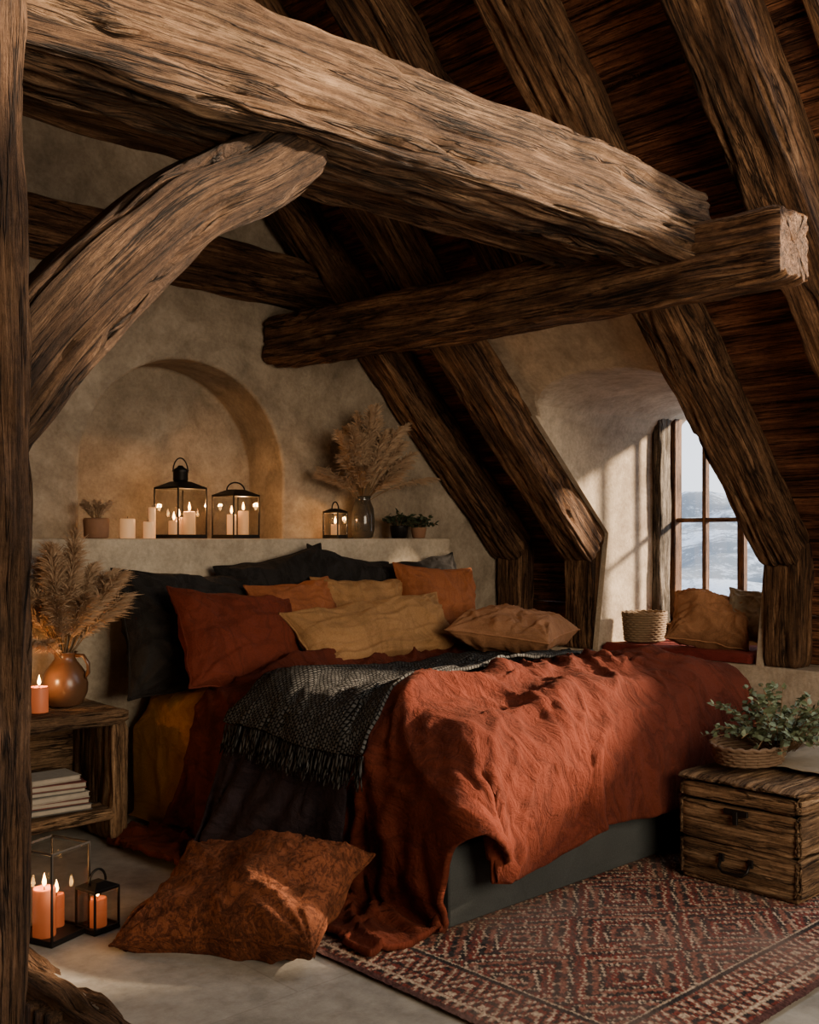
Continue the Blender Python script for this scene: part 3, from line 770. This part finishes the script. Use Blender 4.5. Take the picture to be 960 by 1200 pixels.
# ------------------------------------------------------------------ nightstand
ns=empty('nightstand')
mb=MB(); x0,x1,y0,y1=-1.0,-.25,1.74,2.18
def slab(P,w,h,sd,**k): beam(mb,P,w,h,M_furn,sd,.5,nc=84,cr=.012,seg=.02,**k)
slab([(x0,(y0+y1)/2,.565),(x1,(y0+y1)/2,.565)],y1-y0,.07,41)
slab([(x1-.045,(y0+y1)/2,.01),(x1-.045,(y0+y1)/2,.535)],.08,.42,42,up=(0,1,0))
slab([(x0+.045,(y0+y1)/2,.01),(x0+.045,(y0+y1)/2,.535)],.08,.42,43,up=(0,1,0))
slab([(x0+.03,(y0+y1)/2,.14),(x1-.03,(y0+y1)/2,.14)],.42,.055,44)
mb.box(((x0+x1)/2,y1-.03,.33),(x1-x0-.1,.02,.40),M_furn)
mb.obj('nightstand_body',ns)
e=empty('book_stack',(-.55,1.91,.172)); mb=MB(); z=0; random.seed(4)
for k,(w,d,h,m_) in enumerate([(.30,.24,.026,M_bk2),(.29,.22,.022,M_bk1),(.28,.22,.024,M_paper),(.26,.2,.02,M_bk2),(.27,.21,.026,M_bk1),(.22,.17,.024,M_paper)]):
    r_=Matrix.Rotation(random.uniform(-.2,.2),3,'Z')
    mb.box((0,0,z+h/2),(w-.006,d-.006,h-.004),M_paper,r_); mb.box((0,0,z+h-.0015),(w,d,.003),m_,r_); mb.box((0,0,z+.0015),(w,d,.003),m_,r_); z+=h+.001
mb.obj('books',e)
cand('pillar_candle',(-.62,1.85,.606),.038,.11,M_waxo,True,2.6)
# ------------------------------------------------------------------ chest
e=empty('wooden_chest'); mb=MB(); cx0,cx1,cy0,cy1,ch=1.08,1.98,-.70,-.20,.43
cxm,cym=(cx0+cx1)/2,(cy0+cy1)/2
def plank(p0,p1,w,h,sd,up): beam(mb,[p0,p1],w,h,M_furn,sd,.42,nc=44,cr=.007,seg=.02,up=up)
z=.025
for k,h in enumerate((.155,.155,.065)):
    zz=z+h/2
    plank((cx0+.012,cy0,zz),(cx0+.012,cy1,zz),.026,h-.004,61+k,(0,0,1))
    plank((cx1-.012,cy0,zz),(cx1-.012,cy1,zz),.026,h-.004,65+k,(0,0,1))
    plank((cx0,cy0+.012,zz),(cx1,cy0+.012,zz),.026,h-.004,69+k,(0,0,1))
    plank((cx0,cy1-.012,zz),(cx1,cy1-.012,zz),.026,h-.004,73+k,(0,0,1))
    z+=h
for yy in range(3): plank((cx0-.015,cy0+.08+yy*.17,ch-.015),(cx1+.015,cy0+.08+yy*.17,ch-.015),.172,.028,80+yy,(0,0,1))
mb.box((cxm,cym,.03),(cx1-cx0-.02,cy1-cy0-.02,.024),M_furn); mb.obj('chest_body',e)
mb=MB()
mb.tube([(cx0-.012,cym-.06,.125),(cx0-.03,cym-.058,.10),(cx0-.035,cym-.04,.085),(cx0-.035,cym+.04,.085),(cx0-.03,cym+.058,.10),(cx0-.012,cym+.06,.125)],.006,M_iron,8)
for y in (-.06,.06): mb.box((cx0-.006,cym+y,.13),(.01,.022,.03),M_iron)
mb.box((cx0-.006,cym,.31),(.012,.10,.022),M_iron); mb.box((cx0-.010,cym,.29),(.012,.02,.05),M_iron)
mb.box((cxm,cy0-.006,.33),(.06,.012,.07),M_iron); mb.obj('handles',e)
def basket(name,loc,r,h,mat,sx=1,sy=1,rows=10,rot=0,flare=1.12):
    e=empty(name,loc); mb=MB(); n=72
    for i in range(rows):
        rr=r*(.9+(flare-.9)*i/rows); z=h*(i+.5)/rows
        mb.tube([((rr+.004*math.sin(18*a+math.pi*i))*math.cos(a)*sx,(rr+.004*math.sin(18*a+math.pi*i))*math.sin(a)*sy,z) for a in [2*math.pi*k/n for k in range(n)]],h/rows*.56,mat,6,True)
    for k in range(18):
        a=2*math.pi*(k+.5)/18; mb.tube([(r*.9*math.cos(a)*sx,r*.9*math.sin(a)*sy,0),(r*flare*math.cos(a)*sx,r*flare*math.sin(a)*sy,h)],.004,mat,5)
    mb.tube([(r*flare*math.cos(a)*sx,r*flare*math.sin(a)*sy,h+.004*math.sin(a*20)) for a in [2*math.pi*k/n for k in range(n)]],.008,mat,7,True)
    mb.lathe([(.001,.004),(r*.9*min(sx,sy),.004)],(0,0,0),mat,30)
    o=mb.obj('woven_body',e); o.rotation_euler=(0,0,rot); return e
bk=basket('greenery_basket',(1.30,-.38,.462),.15,.07,M_wickd,1.1,.85,6,0,1.05)
mb=MB(); random.seed(21); bush(mb,(.16,-.04,.03),.32,.30,85,M_leaf,.034,14,.1); mb.obj('greenery',bk)
mb=MB(); vs=[];fs=[]
for i in range(41):
    for j in range(25):
        x=1.34+.56*i/40; y=-.73+.36*j/24
        z=.450+.008*abs(N3(x*9,y*9,2))+.004*N3(x*30,y*30,0)
        if y<-.715: z-=.05; y=-.726
        vs.append((x+.02*N3(0,y*8,3),y+.02*N3(x*8,0,0),z))
for i in range(40):
    for j in range(24): fs.append((i*25+j,(i+1)*25+j,(i+1)*25+j+1,i*25+j+1))
mb.add(vs,fs,M_cloth); o=mb.obj('linen_runner'); sd=o.modifiers.new('s','SOLIDIFY'); sd.thickness=.004; sd.offset=1
# ------------------------------------------------------------------ window bench
mb=MB(); rbox(mb,3.03,3.60,YC-HW+.04,YC+HW-.03,.624,.675,.02,M_burg,lambda x,y:.01*N3(x*6,y*6,0)); mb.obj('bench_pad')
P('bench_cushion',(3.26,.96,.835),(-42,8,-62),.50,.36,.28,M_tan,15,wr=1.8,puffy=.40,hf=.5)
P('bench_cushion',(3.38,.76,.87),(-22,5,-70),.30,.34,.18,M_cloth,16)
b2=basket('wicker_basket',(3.24,1.43,.685),.15,.18,M_wick,1,.85,12,0,1.02)
# ------------------------------------------------------------------ landscape
def land():
    mb=MB(); n=130; vs=[];fs=[]
    for i in range(n+1):
        for j in range(n+1):
            d=25+600*(i/n)**1.5; a=math.radians(-35+130*j/n); x=d*math.cos(a); y=d*math.sin(a)
            u=i/n
            z=-34+(1-math.exp(-u*3))*44+42*u*N3(x*.006+3,y*.006,1)+18*u*N3(x*.02,y*.02,4)+3*N3(x*.08,y*.08,2)
            vs.append((x,y,z))
    for i in range(n):
        for j in range(n): a=i*(n+1)+j; fs.append((a,a+n+1,a+n+2,a+1))
    t=NT('snowy_forest_slope'); v=t.coord((1,1,1),False)
    a=t.noise(v,.045,8,.7); b=t.noise(v,.6,6,.85)
    m_=t.ramp(t.math('ADD',t.math('MULTIPLY',a,.55),t.math('MULTIPLY',b,.45)),[(.49,K),(.56,W)])
    col=t.mix((.09,.13,.18,1),(.38,.48,.63,1),m_)
    t.done(col,None,.9); mb.add(vs,fs,t.m); mb.obj('mountain_landscape')
land()
# ------------------------------------------------------------------ light
w=bpy.data.worlds.new('world'); scene.world=w; w.use_nodes=True; bg=w.node_tree.nodes['Background']
bg.inputs[0].default_value=(.84,.90,1,1); bg.inputs[1].default_value=2.6
sun=bpy.data.lights.new('sun','SUN'); sun.energy=19; sun.angle=math.radians(4); sun.color=(1,.76,.52)
so=bpy.data.objects.new('sun',sun); scene.collection.objects.link(so)
d=Vector((-.70,.50,-.33)); so.rotation_euler=d.to_track_quat('-Z','Y').to_euler()
def area(name,loc,tgt,sx,sy,e,c):
    l=bpy.data.lights.new(name,'AREA'); l.shape='RECTANGLE'; l.size=sx; l.size_y=sy; l.energy=e; l.color=c
    o=bpy.data.objects.new(name,l); o.location=loc; o.rotation_euler=(Vector(tgt)-Vector(loc)).to_track_quat('-Z','Y').to_euler(); scene.collection.objects.link(o)
area('added_fill_light',(-.4,-4.0,1.9),(1.0,1.5,2.1),2.4,1.6,165,(1,.82,.60))  # unseen fill lamp added out of frame to brighten timbers and ceiling
print('TOTAL',round(time.time()-T0,1))
